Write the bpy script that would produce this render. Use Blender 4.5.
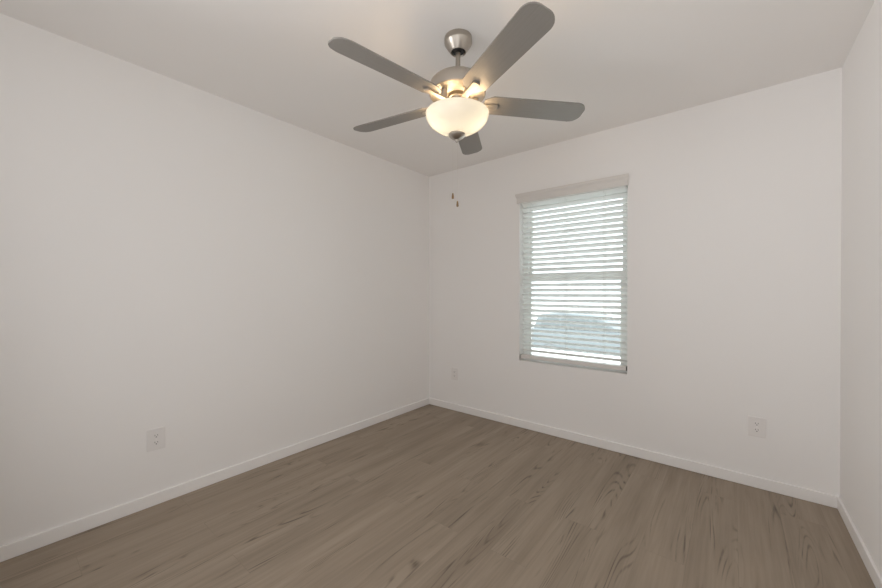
import bpy, bmesh, math, random
from mathutils import Vector, Matrix

scene = bpy.context.scene
for o in list(bpy.data.objects):
    bpy.data.objects.remove(o, do_unlink=True)
COL = scene.collection
PI = math.pi

# ------------------------------------------------------------------ camera
F_PX, YAW, PITCH = 361.0, 0.67873, -0.00487
cam_data = bpy.data.cameras.new('camera')
cam_data.sensor_width = 36.0
cam_data.lens = F_PX / 882.0 * 36.0
cam_data.clip_start = 0.02
cam_data.clip_end = 300
cam = bpy.data.objects.new('camera', cam_data)
COL.objects.link(cam)
cam.location = (2.5348, -2.9429, 1.1998)
cam.rotation_euler = (PI / 2 + PITCH, 0, YAW)
scene.camera = cam

# ------------------------------------------------------------------ world, sun, lights, exposure
world = bpy.data.worlds.new('world')
scene.world = world
world.use_nodes = True
wn = world.node_tree.nodes
wl = world.node_tree.links
bg = wn['Background']
bg.inputs['Color'].default_value = (0.90, 0.96, 1.0, 1)
bg.inputs['Strength'].default_value = 2.6

def link(o, parent=None):
    COL.objects.link(o)
    if parent is not None:
        o.parent = parent
    return o

sd = bpy.data.lights.new('sun', 'SUN')
sd.energy = 5.0
sd.angle = math.radians(2)
sd.color = (1.0, 0.97, 0.92)
sun = link(bpy.data.objects.new('sun', sd))
sun.rotation_euler = (math.radians(38), 0, math.radians(15))   # light from behind the house

def area(name, loc, rot, sx, sy, power, color):
    l = bpy.data.lights.new(name, 'AREA')
    l.shape = 'RECTANGLE'
    l.size, l.size_y = sx, sy
    l.energy = power
    l.color = color
    o = link(bpy.data.objects.new(name, l))
    o.location = loc
    o.rotation_euler = rot
    return o

# unseen fill lights added behind the photographer to brighten the room
FILL_COL = (0.99, 0.99, 1.0)
area('rear_fill', (1.70, -3.24, 1.15), (PI / 2 + 0.27, 0, 0), 2.2, 2.1, 14.2, FILL_COL)
area('rear_fill_right', (2.5, -3.22, 1.15), (PI / 2, 0, 0), 0.7, 2.0, 3.0, FILL_COL)
area('rear_fill_left', (0.6, -3.35, 1.4), (PI / 2 + 0.22, 0, -1.05), 0.7, 1.7, 10.0, FILL_COL).data.spread = 1.6

vs = scene.view_settings
vs.view_transform = 'Standard'
vs.look = 'None'
vs.exposure = 0.0
vs.gamma = 1.0
vs.use_curve_mapping = False
scene.display_settings.display_device = 'sRGB'
scene.cycles.max_bounces = 16
scene.cycles.diffuse_bounces = 12
scene.cycles.transparent_max_bounces = 16
scene.cycles.use_denoising = True
scene.cycles.sample_clamp_indirect = 6.0

# ------------------------------------------------------------------ materials
def mat(name, color, rough=0.5, metal=0.0, spec=0.5, bump=0.0, bscale=200.0, aniso=0.0):
    m = bpy.data.materials.new(name)
    m.use_nodes = True
    nt = m.node_tree
    b = nt.nodes['Principled BSDF']
    b.inputs['Base Color'].default_value = (*color, 1)
    b.inputs['Roughness'].default_value = rough
    b.inputs['Metallic'].default_value = metal
    b.inputs['Specular IOR Level'].default_value = spec
    if aniso:
        b.inputs['Anisotropic'].default_value = aniso
    if bump:
        tc = nt.nodes.new('ShaderNodeTexCoord')
        nz = nt.nodes.new('ShaderNodeTexNoise')
        nz.inputs['Scale'].default_value = bscale
        nz.inputs['Detail'].default_value = 3
        bp = nt.nodes.new('ShaderNodeBump')
        bp.inputs['Strength'].default_value = bump
        bp.inputs['Distance'].default_value = 0.002
        nt.links.new(tc.outputs['Object'], nz.inputs['Vector'])
        nt.links.new(nz.outputs['Fac'], bp.inputs['Height'])
        nt.links.new(bp.outputs['Normal'], b.inputs['Normal'])
    return m

M = {}
M['wall'] = mat('wall_paint', (0.875, 0.862, 0.85), 0.75, spec=0.25, bump=0.08, bscale=160)
M['ceiling'] = mat('ceiling_paint', (0.88, 0.862, 0.846), 0.9, spec=0.1, bump=0.08, bscale=160)
M['trim'] = mat('trim_paint', (0.88, 0.865, 0.852), 0.4, spec=0.4)
M['vinyl'] = mat('window_vinyl', (0.80, 0.82, 0.80), 0.35)
M['slat'] = mat('blind_slat', (0.90, 0.915, 0.90), 0.4)
M['rail'] = mat('blind_rail', (0.74, 0.715, 0.69), 0.45)
M['cap'] = mat('rail_end_cap', (0.16, 0.15, 0.14), 0.5)
M['cord'] = mat('blind_cord', (0.70, 0.72, 0.69), 0.8)
M['valance'] = mat('blind_valance', (0.72, 0.695, 0.665), 0.5)
M['nickel'] = mat('brushed_nickel', (0.46, 0.42, 0.37), 0.30, 1.0, bump=0.05, bscale=400, aniso=0.4)
M['nickel_satin'] = mat('satin_nickel', (0.50, 0.455, 0.40), 0.52, 1.0, bump=0.05, bscale=400)
M['nickel_dark'] = mat('dark_hanger', (0.012, 0.011, 0.010), 0.5)
M['chrome'] = mat('polished_nickel', (0.72, 0.70, 0.67), 0.12, 1.0)
M['plate'] = mat('outlet_plastic', (0.82, 0.80, 0.785), 0.35)
M['slot'] = mat('outlet_slot', (0.02, 0.018, 0.017), 0.6)
M['brass'] = mat('chain_metal', (0.75, 0.72, 0.68), 0.3, 1.0)
M['fob'] = mat('fob_wood', (0.22, 0.135, 0.06), 0.45, bump=0.1, bscale=300)
M['fob_dark'] = mat('fob_wood_end', (0.09, 0.05, 0.025), 0.5)
M['rubber'] = mat('door_stop_rubber', (0.78, 0.77, 0.75), 0.6)
M['hall'] = mat('hall_paint', (0.78, 0.77, 0.76), 0.8)
M['street'] = mat('concrete', (0.70, 0.69, 0.67), 0.9, bump=0.2, bscale=8)
M['yard'] = mat('pale_dry_grass', (0.40, 0.42, 0.30), 0.95, bump=0.4, bscale=30)
M['carpaint'] = mat('car_paint', (0.20, 0.225, 0.24), 0.3, 0.1)
M['carglass'] = mat('car_glass', (0.15, 0.17, 0.18), 0.08)
M['tyre'] = mat('car_tyre', (0.16, 0.17, 0.18), 0.8)
M['wheel'] = mat('car_wheel', (0.20, 0.21, 0.22), 0.5, 0.2)
M['lamp'] = mat('car_lamp', (0.85, 0.85, 0.85), 0.1)
M['siding'] = mat('exterior_siding', (0.55, 0.52, 0.48), 0.8)

def blade_mat():
    m = mat('blade_finish', (0.30, 0.285, 0.265), 0.42, 0.35)
    nt = m.node_tree
    b = nt.nodes['Principled BSDF']
    tc = nt.nodes.new('ShaderNodeTexCoord')
    mp = nt.nodes.new('ShaderNodeMapping')
    mp.inputs['Scale'].default_value = (4, 120, 4)
    nz = nt.nodes.new('ShaderNodeTexNoise')
    nz.inputs['Scale'].default_value = 1.5
    nz.inputs['Detail'].default_value = 4
    cr = nt.nodes.new('ShaderNodeValToRGB')
    cr.color_ramp.elements[0].position = 0.3
    cr.color_ramp.elements[0].color = (0.262, 0.248, 0.228, 1)
    cr.color_ramp.elements[1].position = 0.7
    cr.color_ramp.elements[1].color = (0.282, 0.266, 0.246, 1)
    nt.links.new(tc.outputs['Object'], mp.inputs['Vector'])
    nt.links.new(mp.outputs['Vector'], nz.inputs['Vector'])
    nt.links.new(nz.outputs['Fac'], cr.inputs['Fac'])
    nt.links.new(cr.outputs['Color'], b.inputs['Base Color'])
    return m
M['blade'] = blade_mat()

def bowl_mat():
    m = bpy.data.materials.new('frosted_glass')
    m.use_nodes = True
    nt = m.node_tree
    nt.nodes.remove(nt.nodes['Principled BSDF'])
    out = nt.nodes['Material Output']
    tr = nt.nodes.new('ShaderNodeBsdfTranslucent')
    tr.inputs['Color'].default_value = (0.90, 0.96, 1.0, 1)
    df = nt.nodes.new('ShaderNodeBsdfDiffuse')
    df.inputs['Color'].default_value = (0.88, 0.85, 0.80, 1)
    mx = nt.nodes.new('ShaderNodeMixShader')
    mx.inputs['Fac'].default_value = 0.45
    gl = nt.nodes.new('ShaderNodeBsdfGlossy')
    gl.inputs['Roughness'].default_value = 0.2
    fr = nt.nodes.new('ShaderNodeFresnel')
    fr.inputs['IOR'].default_value = 1.4
    mx2 = nt.nodes.new('ShaderNodeMixShader')
    nt.links.new(tr.outputs[0], mx.inputs[1])
    nt.links.new(df.outputs[0], mx.inputs[2])
    nt.links.new(fr.outputs[0], mx2.inputs['Fac'])
    nt.links.new(mx.outputs[0], mx2.inputs[1])
    nt.links.new(gl.outputs[0], mx2.inputs[2])
    nt.links.new(mx2.outputs[0], out.inputs['Surface'])
    return m
M['bowl'] = bowl_mat()

def pane_mat():
    m = bpy.data.materials.new('window_glass')
    m.use_nodes = True
    nt = m.node_tree
    nt.nodes.remove(nt.nodes['Principled BSDF'])
    out = nt.nodes['Material Output']
    tr = nt.nodes.new('ShaderNodeBsdfTransparent')
    tr.inputs['Color'].default_value = (0.95, 0.975, 0.97, 1)
    gl = nt.nodes.new('ShaderNodeBsdfGlossy')
    gl.inputs['Roughness'].default_value = 0.02
    fr = nt.nodes.new('ShaderNodeFresnel')
    fr.inputs['IOR'].default_value = 1.3
    mx = nt.nodes.new('ShaderNodeMixShader')
    nt.links.new(fr.outputs[0], mx.inputs['Fac'])
    nt.links.new(tr.outputs[0], mx.inputs[1])
    nt.links.new(gl.outputs[0], mx.inputs[2])
    nt.links.new(mx.outputs[0], out.inputs['Surface'])
    return m
M['pane'] = pane_mat()

def floor_mat():
    m = bpy.data.materials.new('vinyl_plank')
    m.use_nodes = True
    nt = m.node_tree
    N, L = nt.nodes, nt.links
    b = N['Principled BSDF']
    def new(t, **kw):
        n = N.new(t)
        for k, v in kw.items():
            setattr(n, k, v)
        return n
    def math_(op, a, c=None, clamp=False):
        n = new('ShaderNodeMath', operation=op, use_clamp=clamp)
        for i, v in enumerate((a, c)):
            if v is None:
                continue
            if hasattr(v, 'is_output'):
                L.new(v, n.inputs[i])
            else:
                n.inputs[i].default_value = v
        return n.outputs[0]
    tc = new('ShaderNodeTexCoord')
    sep = new('ShaderNodeSeparateXYZ')
    L.new(tc.outputs['Object'], sep.inputs[0])
    X, Y = sep.outputs[0], sep.outputs[1]
    sw = new('ShaderNodeCombineXYZ')
    L.new(math_('ADD', Y, 20.56), sw.inputs[0])
    L.new(math_('ADD', X, 9.50), sw.inputs[1])
    br = new('ShaderNodeTexBrick')
    br.offset = 0.37
    br.offset_frequency = 2
    br.squash = 1.0
    br.inputs['Scale'].default_value = 1.0
    br.inputs['Brick Width'].default_value = 1.22
    br.inputs['Row Height'].default_value = 0.18
    br.inputs['Mortar Size'].default_value = 0.0007
    br.inputs['Mortar Smooth'].default_value = 0.3
    br.inputs['Bias'].default_value = 0.0
    br.inputs['Color1'].default_value = (0, 0, 0, 1)
    br.inputs['Color2'].default_value = (1, 1, 1, 1)
    br.inputs['Mortar'].default_value = (0.5, 0.5, 0.5, 1)
    L.new(sw.outputs[0], br.inputs['Vector'])
    bw = new('ShaderNodeRGBToBW')
    L.new(br.outputs['Color'], bw.inputs[0])
    plank = bw.outputs[0]
    # coordinates shifted plank by plank so that the grain breaks at the seams
    def coords(sx, sy, shift):
        c = new('ShaderNodeCombineXYZ')
        L.new(math_('MULTIPLY', X, sx), c.inputs[0])
        L.new(math_('MULTIPLY', Y, sy), c.inputs[1])
        L.new(math_('MULTIPLY', plank, shift), c.inputs[2])
        return c.outputs[0]
    def noise(v, detail, rough=0.55, dist=0.0):
        n = new('ShaderNodeTexNoise')
        n.inputs['Scale'].default_value = 1.0
        n.inputs['Detail'].default_value = detail
        n.inputs['Roughness'].default_value = rough
        n.inputs['Distortion'].default_value = dist
        L.new(v, n.inputs['Vector'])
        return n.outputs['Fac']
    fine = noise(coords(70, 3.0, 31), 4)
    broad = noise(coords(9, 0.8, 1.5), 2, 0.5)
    # cathedral grain: thin dark contour lines of a long stretched noise
    field = noise(coords(7.5, 0.62, 47), 1.2, 0.4, 0.35)
    rings = math_('SINE', math_('MULTIPLY', field, 170.0))
    lines = math_('POWER', math_('MULTIPLY', math_('ADD', rings, 1.0), 0.5), 5.0)
    mask_n = noise(coords(10, 0.9, 83), 2, 0.5)
    mr = new('ShaderNodeMapRange')
    mr.inputs['From Min'].default_value = 0.51
    mr.inputs['From Max'].default_value = 0.59
    L.new(mask_n, mr.inputs['Value'])
    brk = noise(coords(45, 3.5, 5), 3, 0.6)
    mr2 = new('ShaderNodeMapRange')
    mr2.inputs['From Min'].default_value = 0.38
    mr2.inputs['From Max'].default_value = 0.66
    L.new(brk, mr2.inputs['Value'])
    streak = math_('MULTIPLY', math_('MULTIPLY', lines, mr.outputs[0]), mr2.outputs[0], True)
    # base tone
    v = math_('ADD', math_('MULTIPLY', math_('SUBTRACT', fine, 0.5), 0.45),
              math_('MULTIPLY', math_('SUBTRACT', broad, 0.5), 0.70))
    v = math_('ADD', v, math_('MULTIPLY', math_('SUBTRACT', plank, 0.5), 0.05))
    v = math_('ADD', v, 0.5, True)
    cr = new('ShaderNodeValToRGB')
    e = cr.color_ramp.elements
    e[0].position = 0.15
    e[0].color = (0.200, 0.158, 0.117, 1)
    e[1].position = 0.85
    e[1].color = (0.415, 0.340, 0.264, 1)
    L.new(v, cr.inputs['Fac'])
    mx = new('ShaderNodeMix', data_type='RGBA')
    L.new(math_('MULTIPLY', streak, 0.85), mx.inputs['Factor'])
    L.new(cr.outputs['Color'], mx.inputs['A'])
    mx.inputs['B'].default_value = (0.078, 0.060, 0.045, 1)
    mx2 = new('ShaderNodeMix', data_type='RGBA')
    L.new(math_('MULTIPLY', br.outputs['Fac'], 0.3), mx2.inputs['Factor'])
    L.new(mx.outputs['Result'], mx2.inputs['A'])
    mx2.inputs['B'].default_value = (0.10, 0.083, 0.066, 1)
    L.new(mx2.outputs['Result'], b.inputs['Base Color'])
    b.inputs['Roughness'].default_value = 0.5
    b.inputs['Specular IOR Level'].default_value = 0.35
    bp = new('ShaderNodeBump')
    bp.inputs['Strength'].default_value = 0.15
    bp.inputs['Distance'].default_value = 0.001
    L.new(math_('SUBTRACT', fine, streak), bp.inputs['Height'])
    L.new(bp.outputs['Normal'], b.inputs['Normal'])
    return m
M['floor'] = floor_mat()

# ------------------------------------------------------------------ mesh helpers
def obj(name, bm, m, parent=None, smooth=False, recalc=True):
    if recalc:
        bmesh.ops.recalc_face_normals(bm, faces=bm.faces[:])
    me = bpy.data.meshes.new(name)
    bm.to_mesh(me)
    bm.free()
    if smooth:
        for p in me.polygons:
            p.use_smooth = True
        me.set_sharp_from_angle(angle=math.radians(26))
    for mm in (m if isinstance(m, (list, tuple)) else [m]):
        me.materials.append(mm)
    o = bpy.data.objects.new(name, me)
    return link(o, parent)

def box(bm, x0, x1, y0, y1, z0, z1, bevel=0.0, mtx=None, seg=2):
    r = bmesh.ops.create_cube(bm, size=1.0)
    vs_ = r['verts']
    for v in vs_:
        v.co = Vector((x0 + (v.co.x + .5) * (x1 - x0), y0 + (v.co.y + .5) * (y1 - y0), z0 + (v.co.z + .5) * (z1 - z0)))
    if bevel:
        es = list({e for v in vs_ for e in v.link_edges})
        rb = bmesh.ops.bevel(bm, geom=es, offset=bevel, segments=seg, affect='EDGES', profile=0.5)
        vs_ = list({v for f in rb['faces'] for v in f.verts} | {v for v in vs_ if v.is_valid})
    if mtx is not None:
        for v in vs_:
            v.co = mtx @ v.co
    return vs_

def lathe(bm, prof, seg=48, center=(0, 0, 0), mtx=None):
    rings = []
    c = Vector(center)
    def T(p):
        p = mtx @ p if mtx is not None else p
        return p + c
    for r, z in prof:
        if r < 1e-6:
            rings.append([bm.verts.new(T(Vector((0, 0, z))))])
        else:
            rings.append([bm.verts.new(T(Vector((r * math.cos(2 * PI * k / seg), r * math.sin(2 * PI * k / seg), z)))) for k in range(seg)])
    for a, b in zip(rings[:-1], rings[1:]):
        for k in range(seg):
            k2 = (k + 1) % seg
            if len(a) == 1 and len(b) == 1:
                continue
            if len(a) == 1:
                bm.faces.new((a[0], b[k], b[k2]))
            elif len(b) == 1:
                bm.faces.new((a[k], a[k2], b[0]))
            else:
                bm.faces.new((a[k], a[k2], b[k2], b[k]))

def extrude_outline(bm, pts, h0, h1, mtx=None, bevel=0.0):
    """pts: 2-D outline in local x, y; extruded from z=h0 to z=h1."""
    lo = [bm.verts.new((p[0], p[1], h0)) for p in pts]
    hi = [bm.verts.new((p[0], p[1], h1)) for p in pts]
    fs = [bm.faces.new(lo[::-1]), bm.faces.new(hi)]
    n = len(pts)
    for i in range(n):
        j = (i + 1) % n
        fs.append(bm.faces.new((lo[i], lo[j], hi[j], hi[i])))
    if bevel:
        es = list(fs[0].edges) + list(fs[1].edges)
        bmesh.ops.bevel(bm, geom=es, offset=bevel, segments=2, affect='EDGES', profile=0.5)
    if mtx is not None:
        for v in bm.verts:
            v.co = mtx @ v.co

def tube(bm, pts, rad, seg=8):
    pts = [Vector(p) for p in pts]
    rings = []
    for i, p in enumerate(pts):
        t = (pts[min(i + 1, len(pts) - 1)] - pts[max(i - 1, 0)]).normalized()
        up = Vector((0, 0, 1)) if abs(t.z) < 0.9 else Vector((1, 0, 0))
        a = t.cross(up).normalized()
        b = t.cross(a).normalized()
        rings.append([bm.verts.new(p + rad * (math.cos(2 * PI * k / seg) * a + math.sin(2 * PI * k / seg) * b)) for k in range(seg)])
    for a, b in zip(rings[:-1], rings[1:]):
        for k in range(seg):
            bm.faces.new((a[k], a[(k + 1) % seg], b[(k + 1) % seg], b[k]))
    bm.faces.new(rings[0][::-1])
    bm.faces.new(rings[-1])

def structure(o):
    o['kind'] = 'structure'
    return o

def thing(o, label, cat, group=None):
    o['label'] = label
    o['category'] = cat
    if group:
        o['group'] = group
    return o

def empty(name, loc, rotz=0.0):
    o = bpy.data.objects.new(name, None)
    o.empty_display_size = 0.1
    o.location = loc
    o.rotation_euler = (0, 0, rotz)
    return link(o)

# ------------------------------------------------------------------ room shell
W, D, H = 3.003, 3.30, 2.44
TW = 0.15
WX0, WX1, WZ0, WZ1 = 1.058, 1.932, 0.592, 2.03          # window opening in the back wall

bm = bmesh.new()
box(bm, -TW, W + TW, -D - 2.2, TW, -0.2, 0.0)
structure(obj('floor', bm, M['floor']))
bm = bmesh.new()
box(bm, -TW, W + TW, -D - 2.2, TW + 0.6, H, H + 0.15)
structure(obj('ceiling', bm, M['ceiling']))
bm = bmesh.new()
box(bm, -TW, 0, -D, 0, 0, H)
structure(obj('wall_left', bm, M['wall']))
bm = bmesh.new()
box(bm, W, W + TW, -D, 0, 0, H)
structure(obj('wall_right', bm, M['wall']))

def wall_with_hole(name, x0, x1, y0, y1, z0, z1, hx0, hx1, hz0, hz1, m):
    """one clean mesh: two faces with a rectangular hole and its reveals"""
    bm = bmesh.new()
    xs, zs = [x0, hx0, hx1, x1], [z0, hz0, hz1, z1]
    g = {}
    for yi, y in enumerate((y0, y1)):
        for i, x in enumerate(xs):
            for k, z in enumerate(zs):
                g[i, yi, k] = bm.verts.new((x, y, z))
    for i in range(3):
        for k in range(3):
            if i == 1 and k == 1:
                continue
            for yi in (0, 1):
                bm.faces.new((g[i, yi, k], g[i + 1, yi, k], g[i + 1, yi, k + 1], g[i, yi, k + 1]))
    for i in range(3):
        bm.faces.new((g[i, 0, 0], g[i + 1, 0, 0], g[i + 1, 1, 0], g[i, 1, 0]))
        bm.faces.new((g[i, 0, 3], g[i + 1, 0, 3], g[i + 1, 1, 3], g[i, 1, 3]))
    for k in range(3):
        bm.faces.new((g[0, 0, k], g[0, 0, k + 1], g[0, 1, k + 1], g[0, 1, k]))
        bm.faces.new((g[3, 0, k], g[3, 0, k + 1], g[3, 1, k + 1], g[3, 1, k]))
    bm.faces.new((g[1, 0, 1], g[2, 0, 1], g[2, 1, 1], g[1, 1, 1]))
    bm.faces.new((g[1, 0, 2], g[2, 0, 2], g[2, 1, 2], g[1, 1, 2]))
    bm.faces.new((g[1, 0, 1], g[1, 0, 2], g[1, 1, 2], g[1, 1, 1]))
    bm.faces.new((g[2, 0, 1], g[2, 0, 2], g[2, 1, 2], g[2, 1, 1]))
    return structure(obj(name, bm, m))

wall_with_hole('wall_back', -TW, W + TW, 0, TW, 0, H, WX0, WX1, WZ0, WZ1, M['wall'])
# rear wall behind the photographer, with a wide opening made for the added fill lights
wall_with_hole('wall_rear', -TW, W + TW, -D - TW, -D, 0, H, 0.12, 2.88, 0.012, 2.36, M['wall'])
bm = bmesh.new()
box(bm, -TW, W + TW, -D - 2.2, -D - 2.05, 0, H)
box(bm, -TW, 0, -D - 2.05, -D - TW, 0, H)
box(bm, W, W + TW, -D - 2.05, -D - TW, 0, H)
structure(obj('wall_hall', bm, M['hall']))

# baseboards
BH, BT = 0.068, 0.012
def baseboard(name, x0, x1, y0, y1):
    bm = bmesh.new()
    box(bm, x0, x1, y0, y1, 0.0, BH, 0.0035, seg=2)
    return structure(obj(name, bm, M['trim']))
baseboard('baseboard_left', 0, BT, -D, -BT)
baseboard('baseboard_back', 0, W, -BT, 0)
baseboard('baseboard_right', W - BT, W, -D, -BT)

# ------------------------------------------------------------------ window (single hung, white vinyl)
win = empty('window_1', ((WX0 + WX1) / 2, 0.12, WZ0))
win['kind'] = 'structure'
def wpart(name, bm, m, parent=win):
    o = obj(name, bm, m)
    o.parent = parent
    o.matrix_parent_inverse = Matrix.Translation(-Vector(win.location)) if parent is win else Matrix()
    return o
FY0, FY1 = 0.090, 0.150
fw = 0.042
bm = bmesh.new()
box(bm, WX0, WX0 + fw, FY0, FY1, WZ0, WZ1, 0.003)
box(bm, WX1 - fw, WX1, FY0, FY1, WZ0, WZ1, 0.003)
box(bm, WX0 + fw, WX1 - fw, FY0, FY1, WZ1 - 0.06, WZ1, 0.003)
box(bm, WX0 + fw, WX1 - fw, FY0, FY1, WZ0, WZ0 + 0.020, 0.003)
wpart('window_frame', bm, M['vinyl'])
MEET = 1.335
def sash(name, z0, z1, y0, y1, sw, bot, top):
    bm = bmesh.new()
    a, b = WX0 + fw, WX1 - fw
    box(bm, a, a + sw, y0, y1, z0, z1, 0.002)
    box(bm, b - sw, b, y0, y1, z0, z1, 0.002)
    box(bm, a + sw, b - sw, y0, y1, z0, z0 + bot, 0.002)
    box(bm, a + sw, b - sw, y0, y1, z1 - top, z1, 0.002)
    s = wpart(name, bm, M['vinyl'])
    bm = bmesh.new()
    ym = (y0 + y1) / 2
    box(bm, a + sw - 0.004, b - sw + 0.004, ym - 0.003, ym + 0.003, z0 + bot - 0.004, z1 - top + 0.004)
    obj('window_pane', bm, M['pane'], s)
    return s
sash('upper_sash', MEET - 0.022, WZ1 - 0.06, 0.122, 0.146, 0.018, 0.044, 0.02)
sash('lower_sash', WZ0 + 0.020, MEET + 0.022, 0.094, 0.118, 0.026, 0.026, 0.044)

# ------------------------------------------------------------------ window blind (2 inch faux wood)
blind = empty('window_blind', ((WX0 + WX1) / 2, 0.034, WZ0 + 0.01))
thing(blind, 'white horizontal slat blind lowered in the window recess with its slats half open', 'blind')
def bpart(name, bm, m, smooth=False, parent=blind):
    o = obj(name, bm, m, parent, smooth)
    o.matrix_parent_inverse = Matrix.Translation(-Vector(blind.location))
    return o
SX0, SX1 = WX0 + 0.014, WX1 - 0.011
SY = 0.034
N_SLAT, Z_LOW, PITCHZ = 30, 0.684, 0.0444
TILT = math.radians(30)                                   # room-side edge raised
bm = bmesh.new()
for i in range(N_SLAT):
    z = Z_LOW + i * PITCHZ
    # cambered cross-section, 50 mm wide and 3 mm thick
    n = 6
    up, lo = [], []
    for k in range(n + 1):
        s = -0.025 + 0.05 * k / n
        camber = 0.0022 * (1 - (s / 0.025) ** 2)
        up.append((s, camber + 0.0014))
        lo.append((s, camber - 0.0014))
    sec = up + lo[::-1]
    ca, sa = math.cos(-TILT), math.sin(-TILT)
    ring = []
    for x in (SX0, SX1):
        ring.append([bm.verts.new((x, SY + s * ca - h * sa, z + s * sa + h * ca)) for s, h in sec])
    m_ = len(sec)
    for k in range(m_):
        bm.faces.new((ring[0][k], ring[0][(k + 1) % m_], ring[1][(k + 1) % m_], ring[1][k]))
    bm.faces.new(ring[0])
    bm.faces.new(ring[1][::-1])
bpart('slat_panel', bm, M['slat'])
bm = bmesh.new()
box(bm, SX0, SX1, 0.006, 0.062, 1.982, 2.028, 0.002)
bpart('head_rail', bm, M['slat'])
bm = bmesh.new()
box(bm, SX0 - 0.002, SX1 + 0.002, 0.004, 0.060, 0.613, 0.646, 0.004)
rail = bpart('bottom_rail', bm, M['rail'])
for ex in (SX0 - 0.0025, SX1 + 0.0025):
    bm = bmesh.new()
    box(bm, ex - 0.0015, ex + 0.0015, 0.004, 0.060, 0.613, 0.646, 0.001)
    obj('end_cap', bm, M['cap'], rail)['label'] = 'dark grey end cap'
for lx in (1.163, 1.463, 1.763):
    bm = bmesh.new()
    lathe(bm, [(0.0, 0.0), (0.006, 0.0), (0.006, 0.002), (0.0, 0.003)], 12, (lx, SY, 0.6455))
    obj('cord_button', bm, M['rail'], rail)
# ladders
for lx in (1.163, 1.463, 1.763):
    bm = bmesh.new()
    tube(bm, [(lx, SY - 0.0262, 0.646), (lx, SY - 0.0262, 1.985)], 0.0009, 6)
    tube(bm, [(lx, SY + 0.0262, 0.646), (lx, SY + 0.0262, 1.985)], 0.0009, 6)
    tube(bm, [(lx + 0.006, SY, 0.646), (lx + 0.006, SY, 1.985)], 0.0009, 6)
    for i in range(N_SLAT):
        z = Z_LOW + i * PITCHZ - 0.003
        dz = math.sin(TILT) * 0.0262
        tube(bm, [(lx, SY - 0.0262, z + dz), (lx, SY + 0.0262, z - dz)], 0.0006, 5)
    bpart('ladder_cord', bm, M['cord'])
# valance: moulded front board with two returns back to the wall
prof = [(-0.020, 1.986), (-0.026, 1.986), (-0.026, 2.022), (-0.029, 2.034), (-0.035, 2.044), (-0.038, 2.054), (-0.038, 2.066), (-0.020, 2.066)]
bm = bmesh.new()
VX0, VX1 = WX0 - 0.014, WX1 + 0.004
ra = [bm.verts.new((VX0 - (-y - 0.026) * 0.8, y, z)) for y, z in prof]
rb = [bm.verts.new((VX1 + (-y - 0.026) * 0.8, y, z)) for y, z in prof]
for k in range(len(prof)):
    j = (k + 1) % len(prof)
    bm.faces.new((ra[k], ra[j], rb[j], rb[k]))
bm.faces.new(ra)
bm.faces.new(rb[::-1])
box(bm, VX0, VX0 + 0.006, -0.022, -0.0005, 1.986, 2.066)
box(bm, VX1 - 0.006, VX1, -0.022, -0.0005, 1.986, 2.066)
bpart('valance', bm, M['valance'])

# ------------------------------------------------------------------ ceiling fan
FX, FY = 1.489, -1.512
fan = empty('ceiling_fan', (FX, FY, H))
# the fan hangs about a degree out of plumb; the canopy stays flush with the ceiling
LEAN = Matrix.Rotation(math.radians(0.8), 4, Vector((-math.sin(YAW), math.cos(YAW), 0)))
fan.rotation_euler = LEAN.to_euler()
UNLEAN = LEAN.inverted()
thing(fan, 'brushed nickel five blade ceiling fan with a lit frosted glass bowl', 'ceiling fan')
def fpart(name, bm, m, smooth=True, parent=fan):
    return obj(name, bm, m, parent, smooth)
ZF = lambda z: z - H                                       # fan parts are modelled below the ceiling
def P(lst):
    return [(r * 1.022, ZF(1.2 + (z - 1.2) * 1.0225)) for r, z in lst]
bm = bmesh.new()
lathe(bm, [(r, ZF(z)) for r, z in [(0.0, 2.4398), (0.0672, 2.4398), (0.0680, 2.438), (0.0680, 2.416), (0.0660, 2.411), (0.041, 2.374), (0.038, 2.371), (0.035, 2.371), (0.033, 2.375), (0.033, 2.395), (0.0, 2.395)]])
canopy = fpart('canopy', bm, M['nickel'])
canopy.matrix_local = UNLEAN
bm = bmesh.new()
lathe(bm, [(r, ZF(z)) for r, z in [(0.0, 2.394), (0.0325, 2.394), (0.0325, 2.380), (0.026, 2.372), (0.0125, 2.368), (0.0, 2.368)]], 32)
fpart('hanger_ball', bm, M['nickel_dark'], parent=canopy)
bm = bmesh.new()
lathe(bm, P([(0.0, 2.348), (0.0115, 2.348), (0.0115, 2.246), (0.016, 2.243), (0.018, 2.236), (0.018, 2.225), (0.0, 2.225)]), 24)
fpart('downrod', bm, M['nickel'])
bm = bmesh.new()
lathe(bm, P([(0.0, 2.231), (0.035, 2.231), (0.070, 2.226), (0.098, 2.218), (0.118, 2.207), (0.130, 2.194), (0.135, 2.180), (0.135, 2.146), (0.1335, 2.142), (0.129, 2.139),
             (0.123, 2.139), (0.120, 2.1375), (0.090, 2.135), (0.064, 2.132), (0.060, 2.134), (0.059, 2.150), (0.0, 2.150)]), 64)
fpart('motor_housing', bm, M['nickel_satin'])
bm = bmesh.new()
lathe(bm, P([(0.0, 2.1495), (0.045, 2.1495), (0.045, 2.082), (0.050, 2.080), (0.050, 2.072), (0.047, 2.070), (0.045, 2.040), (0.012, 2.036), (0.010, 1.975), (0.0, 1.975)]), 40)
fpart('light_kit_fitter', bm, M['chrome'])

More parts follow.
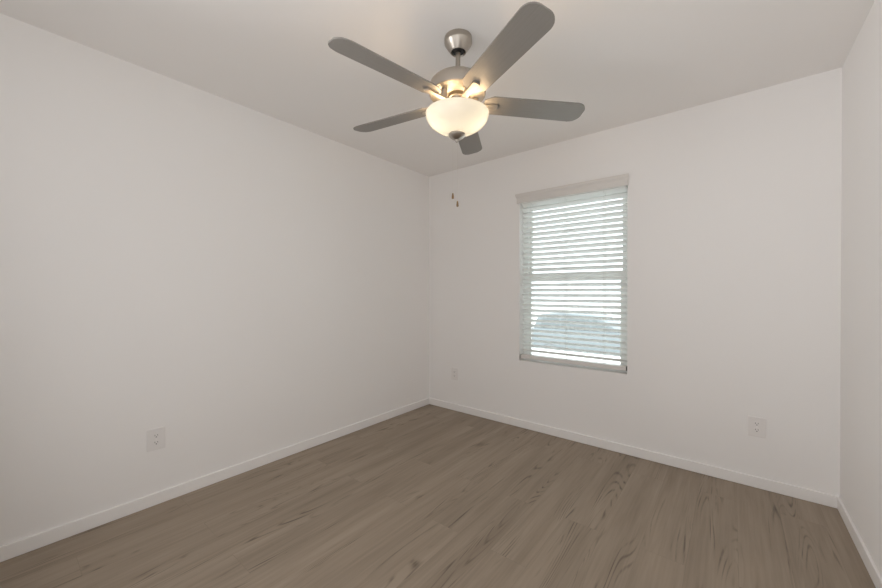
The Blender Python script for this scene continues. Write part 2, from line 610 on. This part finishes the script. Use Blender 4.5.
# bowl
outer = [(0.150, 2.046), (0.1488, 2.037), (0.144, 2.024), (0.135, 2.010), (0.123, 1.998), (0.108, 1.987), (0.091, 1.977), (0.072, 1.968), (0.053, 1.961), (0.036, 1.957), (0.020, 1.9555), (0.006, 1.955)]
inner = [(0.1455, 2.047)] + [(r - 0.0042, z + 0.0042) for r, z in outer[1:-1]] + [(0.006, 1.960)]
prof = [(0.1455, 2.052), (0.149, 2.053), (0.151, 2.050)] + outer[1:-1] + [(0.006, 1.955), (0.006, 1.960)] + inner[1:-1][::-1] + [(0.1455, 2.052)]
bm = bmesh.new()
lathe(bm, P(prof), 64)
bowl = fpart('glass_bowl', bm, M['bowl'])
bm = bmesh.new()
lathe(bm, P([(0.0, 1.9545), (0.038, 1.9570), (0.0405, 1.954), (0.040, 1.949), (0.034, 1.941), (0.024, 1.934), (0.014, 1.930), (0.0095, 1.928), (0.009, 1.924), (0.0065, 1.919), (0.003, 1.916), (0.0, 1.915)]), 32)
fpart('finial', bm, M['nickel'], parent=bowl)

# blades
def blade_outline():
    pts = []
    hw0, hw1, u0, u1 = 0.060, 0.066, 0.132, 0.650
    rc = 0.046
    pts += [(u0, -0.034), (u0 + 0.040, -hw0)]
    n = 8
    for k in range(n + 1):
        a = -PI / 2 + (PI / 2) * k / n
        pts.append((u1 - rc - 0.006 + (rc + 0.006 * k / n) * math.cos(a), -(hw1 - rc) + rc * math.sin(a)))
    for k in range(n + 1):
        a = (PI / 2) * k / n
        pts.append((u1 - rc - 0.006 + (rc + 0.006 * (1 - k / n)) * math.cos(a), (hw1 - rc) + rc * math.sin(a)))
    pts += [(u0 + 0.040, hw0), (u0, 0.034)]
    return pts
ZB = 2.127
BPITCH = math.radians(-12)                                 # the counter-clockwise edge hangs lower
iron_pts = [(0.070, -0.012), (0.085, -0.014), (0.120, -0.013), (0.150, -0.014), (0.186, -0.018), (0.196, -0.016), (0.200, -0.010),
            (0.200, 0.010), (0.196, 0.016), (0.186, 0.018), (0.150, 0.014), (0.120, 0.013), (0.085, 0.014), (0.070, 0.012)]
proto = None
for k in range(5):
    ang = math.radians((332.6, 260.2, 189.0, 117.0, 46.5)[k])
    base = Matrix.Rotation(ang, 4, 'Z') @ Matrix.Translation((0, 0, ZF(ZB))) @ Matrix.Rotation(BPITCH, 4, 'X')
    if proto is None:
        bm = bmesh.new()
        extrude_outline(bm, blade_outline(), -0.003, 0.003, bevel=0.0012)
        bl = fpart('blade', bm, M['blade'], False)
        bm = bmesh.new()
        extrude_outline(bm, iron_pts, -0.0125, -0.0033, bevel=0.002)
        # raised stem from the tongue up to the motor
        box(bm, 0.078, 0.104, -0.010, 0.010, -0.006, 0.031, 0.003)
        ir = fpart('blade_iron', bm, M['nickel_satin'], False, parent=bl)
        proto = (bl, ir)
    else:
        bl = proto[0].copy()
        link(bl, fan)
        ir = proto[1].copy()
        link(ir, bl)
    bl.matrix_local = base

# pull chains draped over the rim of the bowl, with wooden fobs
def chain(fx, fy, fz):
    d = Vector((fx - FX, fy - FY, 0))
    u = d.normalized()
    R_ = d.length
    pts = [(u.x * 0.046, u.y * 0.046, ZF(2.092)), (u.x * 0.10, u.y * 0.10, ZF(2.084)), (u.x * (R_ - 0.008), u.y * (R_ - 0.008), ZF(2.078)),
           (u.x * R_, u.y * R_, ZF(2.066)), (u.x * R_, u.y * R_, ZF(fz + 0.014))]
    bm = bmesh.new()
    tube(bm, pts, 0.0004, 6)
    c = fpart('pull_chain', bm, M['brass'])
    c.matrix_local = UNLEAN
    bm = bmesh.new()
    z0 = ZF(fz)
    lathe(bm, [(0.0, z0 + 0.016), (0.003, z0 + 0.0155), (0.0038, z0 + 0.012), (0.0052, z0 + 0.004), (0.0062, z0 - 0.006), (0.0062, z0 - 0.010), (0.005, z0 - 0.0145), (0.0, z0 - 0.0155)], 20, (u.x * R_, u.y * R_, 0))
    fpart('fob', bm, M['fob'], parent=c)
chain(1.3715, -1.4000, 1.7135)
chain(1.3845, -1.3760, 1.674)

# bulbs: the light of the fan's own lamp
for k in range(2):
    a = math.radians(306 + 90 + 180 * k)
    l = bpy.data.lights.new('bulb_light', 'POINT')
    l.energy = 1.7
    l.color = (1.0, 0.71, 0.42)
    l.shadow_soft_size = 0.036
    o = link(bpy.data.objects.new('bulb_light', l), fan)
    o.location = (0.078 * math.cos(a), 0.078 * math.sin(a), ZF(2.056))

# ------------------------------------------------------------------ wall outlets
def outlet(loc, rotz, label):
    r = empty('wall_outlet', loc, rotz)                    # local: x along the wall, -y into the room
    thing(r, label, 'outlet', 'duplex wall outlets')
    bm = bmesh.new()
    box(bm, -0.042, 0.042, -0.0065, -0.0002, -0.060, 0.060, 0.0025, seg=3)
    obj('cover_plate', bm, M['plate'], r)
    for s in (-1, 1):
        cz = s * 0.0195
        pts = []
        for k in range(24):
            a = 2 * PI * k / 24
            pts.append((0.0165 * math.cos(a), max(-0.0140, min(0.0140, 0.0172 * math.sin(a)))))
        uniq = []
        for p in pts:
            if not uniq or (abs(p[0] - uniq[-1][0]) + abs(p[1] - uniq[-1][1])) > 1e-5:
                uniq.append(p)
        bm = bmesh.new()
        mtx = Matrix.Translation((0, 0, cz)) @ Matrix.Rotation(PI / 2, 4, 'X')
        extrude_outline(bm, uniq, 0.0060, 0.0082, mtx, bevel=0.0005)
        rc = obj('receptacle', bm, M['plate'], r)
        bm = bmesh.new()
        box(bm, -0.0072, -0.0052, -0.0086, -0.0070, cz - 0.0005, cz + 0.0075)
        box(bm, 0.0052, 0.0072, -0.0086, -0.0070, cz + 0.0005, cz + 0.0075)
        m2 = Matrix.Translation((0, -0.0070, cz - 0.0062)) @ Matrix.Rotation(PI / 2, 4, 'X')
        lathe(bm, [(0.0, 0.0), (0.0026, 0.0), (0.0026, 0.0016), (0.0, 0.0016)], 14, (0, 0, 0), m2)
        obj('contact_slots', bm, M['slot'], rc)
    bm = bmesh.new()
    m2 = Matrix.Translation((0, -0.0064, 0)) @ Matrix.Rotation(PI / 2, 4, 'X')
    lathe(bm, [(0.0, 0.0), (0.0032, 0.0), (0.0030, 0.0010), (0.0, 0.0014)], 16, (0, 0, 0), m2)
    obj('screw', bm, M['trim'], r)
    return r
outlet((2.655, 0, 0.373), 0, 'white outlet on the back wall to the right of the window')
outlet((0.343, 0, 0.371), 0, 'small white outlet on the back wall between the room corner and the window')
outlet((0, -2.369, 0.370), PI / 2, 'white outlet low on the long left wall')

# ------------------------------------------------------------------ outside the window
GZ = -1.20
bm = bmesh.new()
pts = [(-30, 0.16, -0.25), (-30, 3.0, -0.35), (-30, 8.6, -0.69), (-30, 9.6, GZ + 0.06), (-30, 9.75, GZ), (-30, 60, GZ)]
a = [bm.verts.new(p) for p in pts]
b = [bm.verts.new((30, p[1], p[2])) for p in pts]
for k in range(len(pts) - 1):
    bm.faces.new((a[k], b[k], b[k + 1], a[k + 1]))
structure(obj('ground', bm, M['street']))

car = empty('car', (-1.45, 11.1, GZ))
thing(car, 'pale blue grey car parked outside, faintly seen through the lower blind slats', 'car')
L0, L1, CW = -2.20, 2.20, 0.90
side = [(L0 + 0.05, 0.17), (L0, 0.45), (L0, 0.95), (L0 + 0.12, 1.02), (L1 - 1.25, 1.02), (L1 - 0.35, 0.93), (L1 - 0.05, 0.80), (L1, 0.55), (L1 - 0.05, 0.17)]
bm = bmesh.new()
mt = Matrix.Rotation(PI / 2, 4, 'X')
# body with wheel arches cut into its lower edge
def arch(cx, r=0.37, n=10):
    return [(cx + r * math.cos(PI * k / n), 0.17 + r * math.sin(PI * k / n) * 0.95) for k in range(n + 1)]
low = [(L1 - 0.05, 0.17)] + arch(1.35) + arch(-1.35) + [(L0 + 0.05, 0.17)]
extrude_outline(bm, side[1:-1] + low, -CW, CW, mt, bevel=0.05)
obj('car_body', bm, M['carpaint'], car, True)
bm = bmesh.new()
roof = [(L0 + 0.10, 1.00), (L0 + 0.28, 1.46), (L0 + 0.45, 1.57), (L0 + 1.2, 1.62), (L1 - 2.05, 1.58), (L1 - 1.80, 1.50), (L1 - 1.10, 1.00)]
extrude_outline(bm, roof, -0.76, 0.76, mt, bevel=0.06)
obj('cabin', bm, M['carpaint'], car, True)
for pts in ([(L0 + 0.42, 1.08), (L0 + 0.52, 1.45), (L0 + 1.15, 1.50), (L0 + 1.15, 1.08)],
            [(L0 + 1.22, 1.08), (L0 + 1.22, 1.50), (L1 - 2.15, 1.48), (L1 - 2.15, 1.08)],
            [(L1 - 2.07, 1.08), (L1 - 2.07, 1.47), (L1 - 1.92, 1.42), (L1 - 1.40, 1.08)]):
    bm = bmesh.new()
    extrude_outline(bm, pts, -0.77, 0.77, mt, bevel=0.005)
    obj('side_window', bm, M['carglass'], car)
for cx in (-1.35, 1.35):
    for s in (-1, 1):
        bm = bmesh.new()
        m2 = Matrix.Translation((cx, s * 0.78, 0.335)) @ Matrix.Rotation(PI / 2, 4, 'X')
        lathe(bm, [(0.0, -0.10), (0.30, -0.10), (0.335, -0.07), (0.335, 0.07), (0.30, 0.10), (0.0, 0.10)], 32, (0, 0, 0), m2)
        wh = obj('wheel', bm, M['tyre'], car, True)
        bm = bmesh.new()
        lathe(bm, [(0.0, -0.112), (0.06, -0.112), (0.20, -0.104), (0.21, -0.09), (0.21, 0.09), (0.20, 0.104), (0.06, 0.112), (0.0, 0.112)], 24, (0, 0, 0), m2)
        obj('rim', bm, M['wheel'], wh, True)
for s in (-1, 1):
    bm = bmesh.new()
    box(bm, L1 - 0.42, L1 - 0.02, s * 0.62 - 0.2, s * 0.62 + 0.2, 0.66, 0.82, 0.03)
    obj('headlight', bm, M['lamp'], car)
    bm = bmesh.new()
    box(bm, L0 - 0.015, L0 + 0.14, s * 0.72 - 0.15, s * 0.72 + 0.15, 0.72, 0.98, 0.03)
    obj('tail_light', bm, M['lamp'], car)
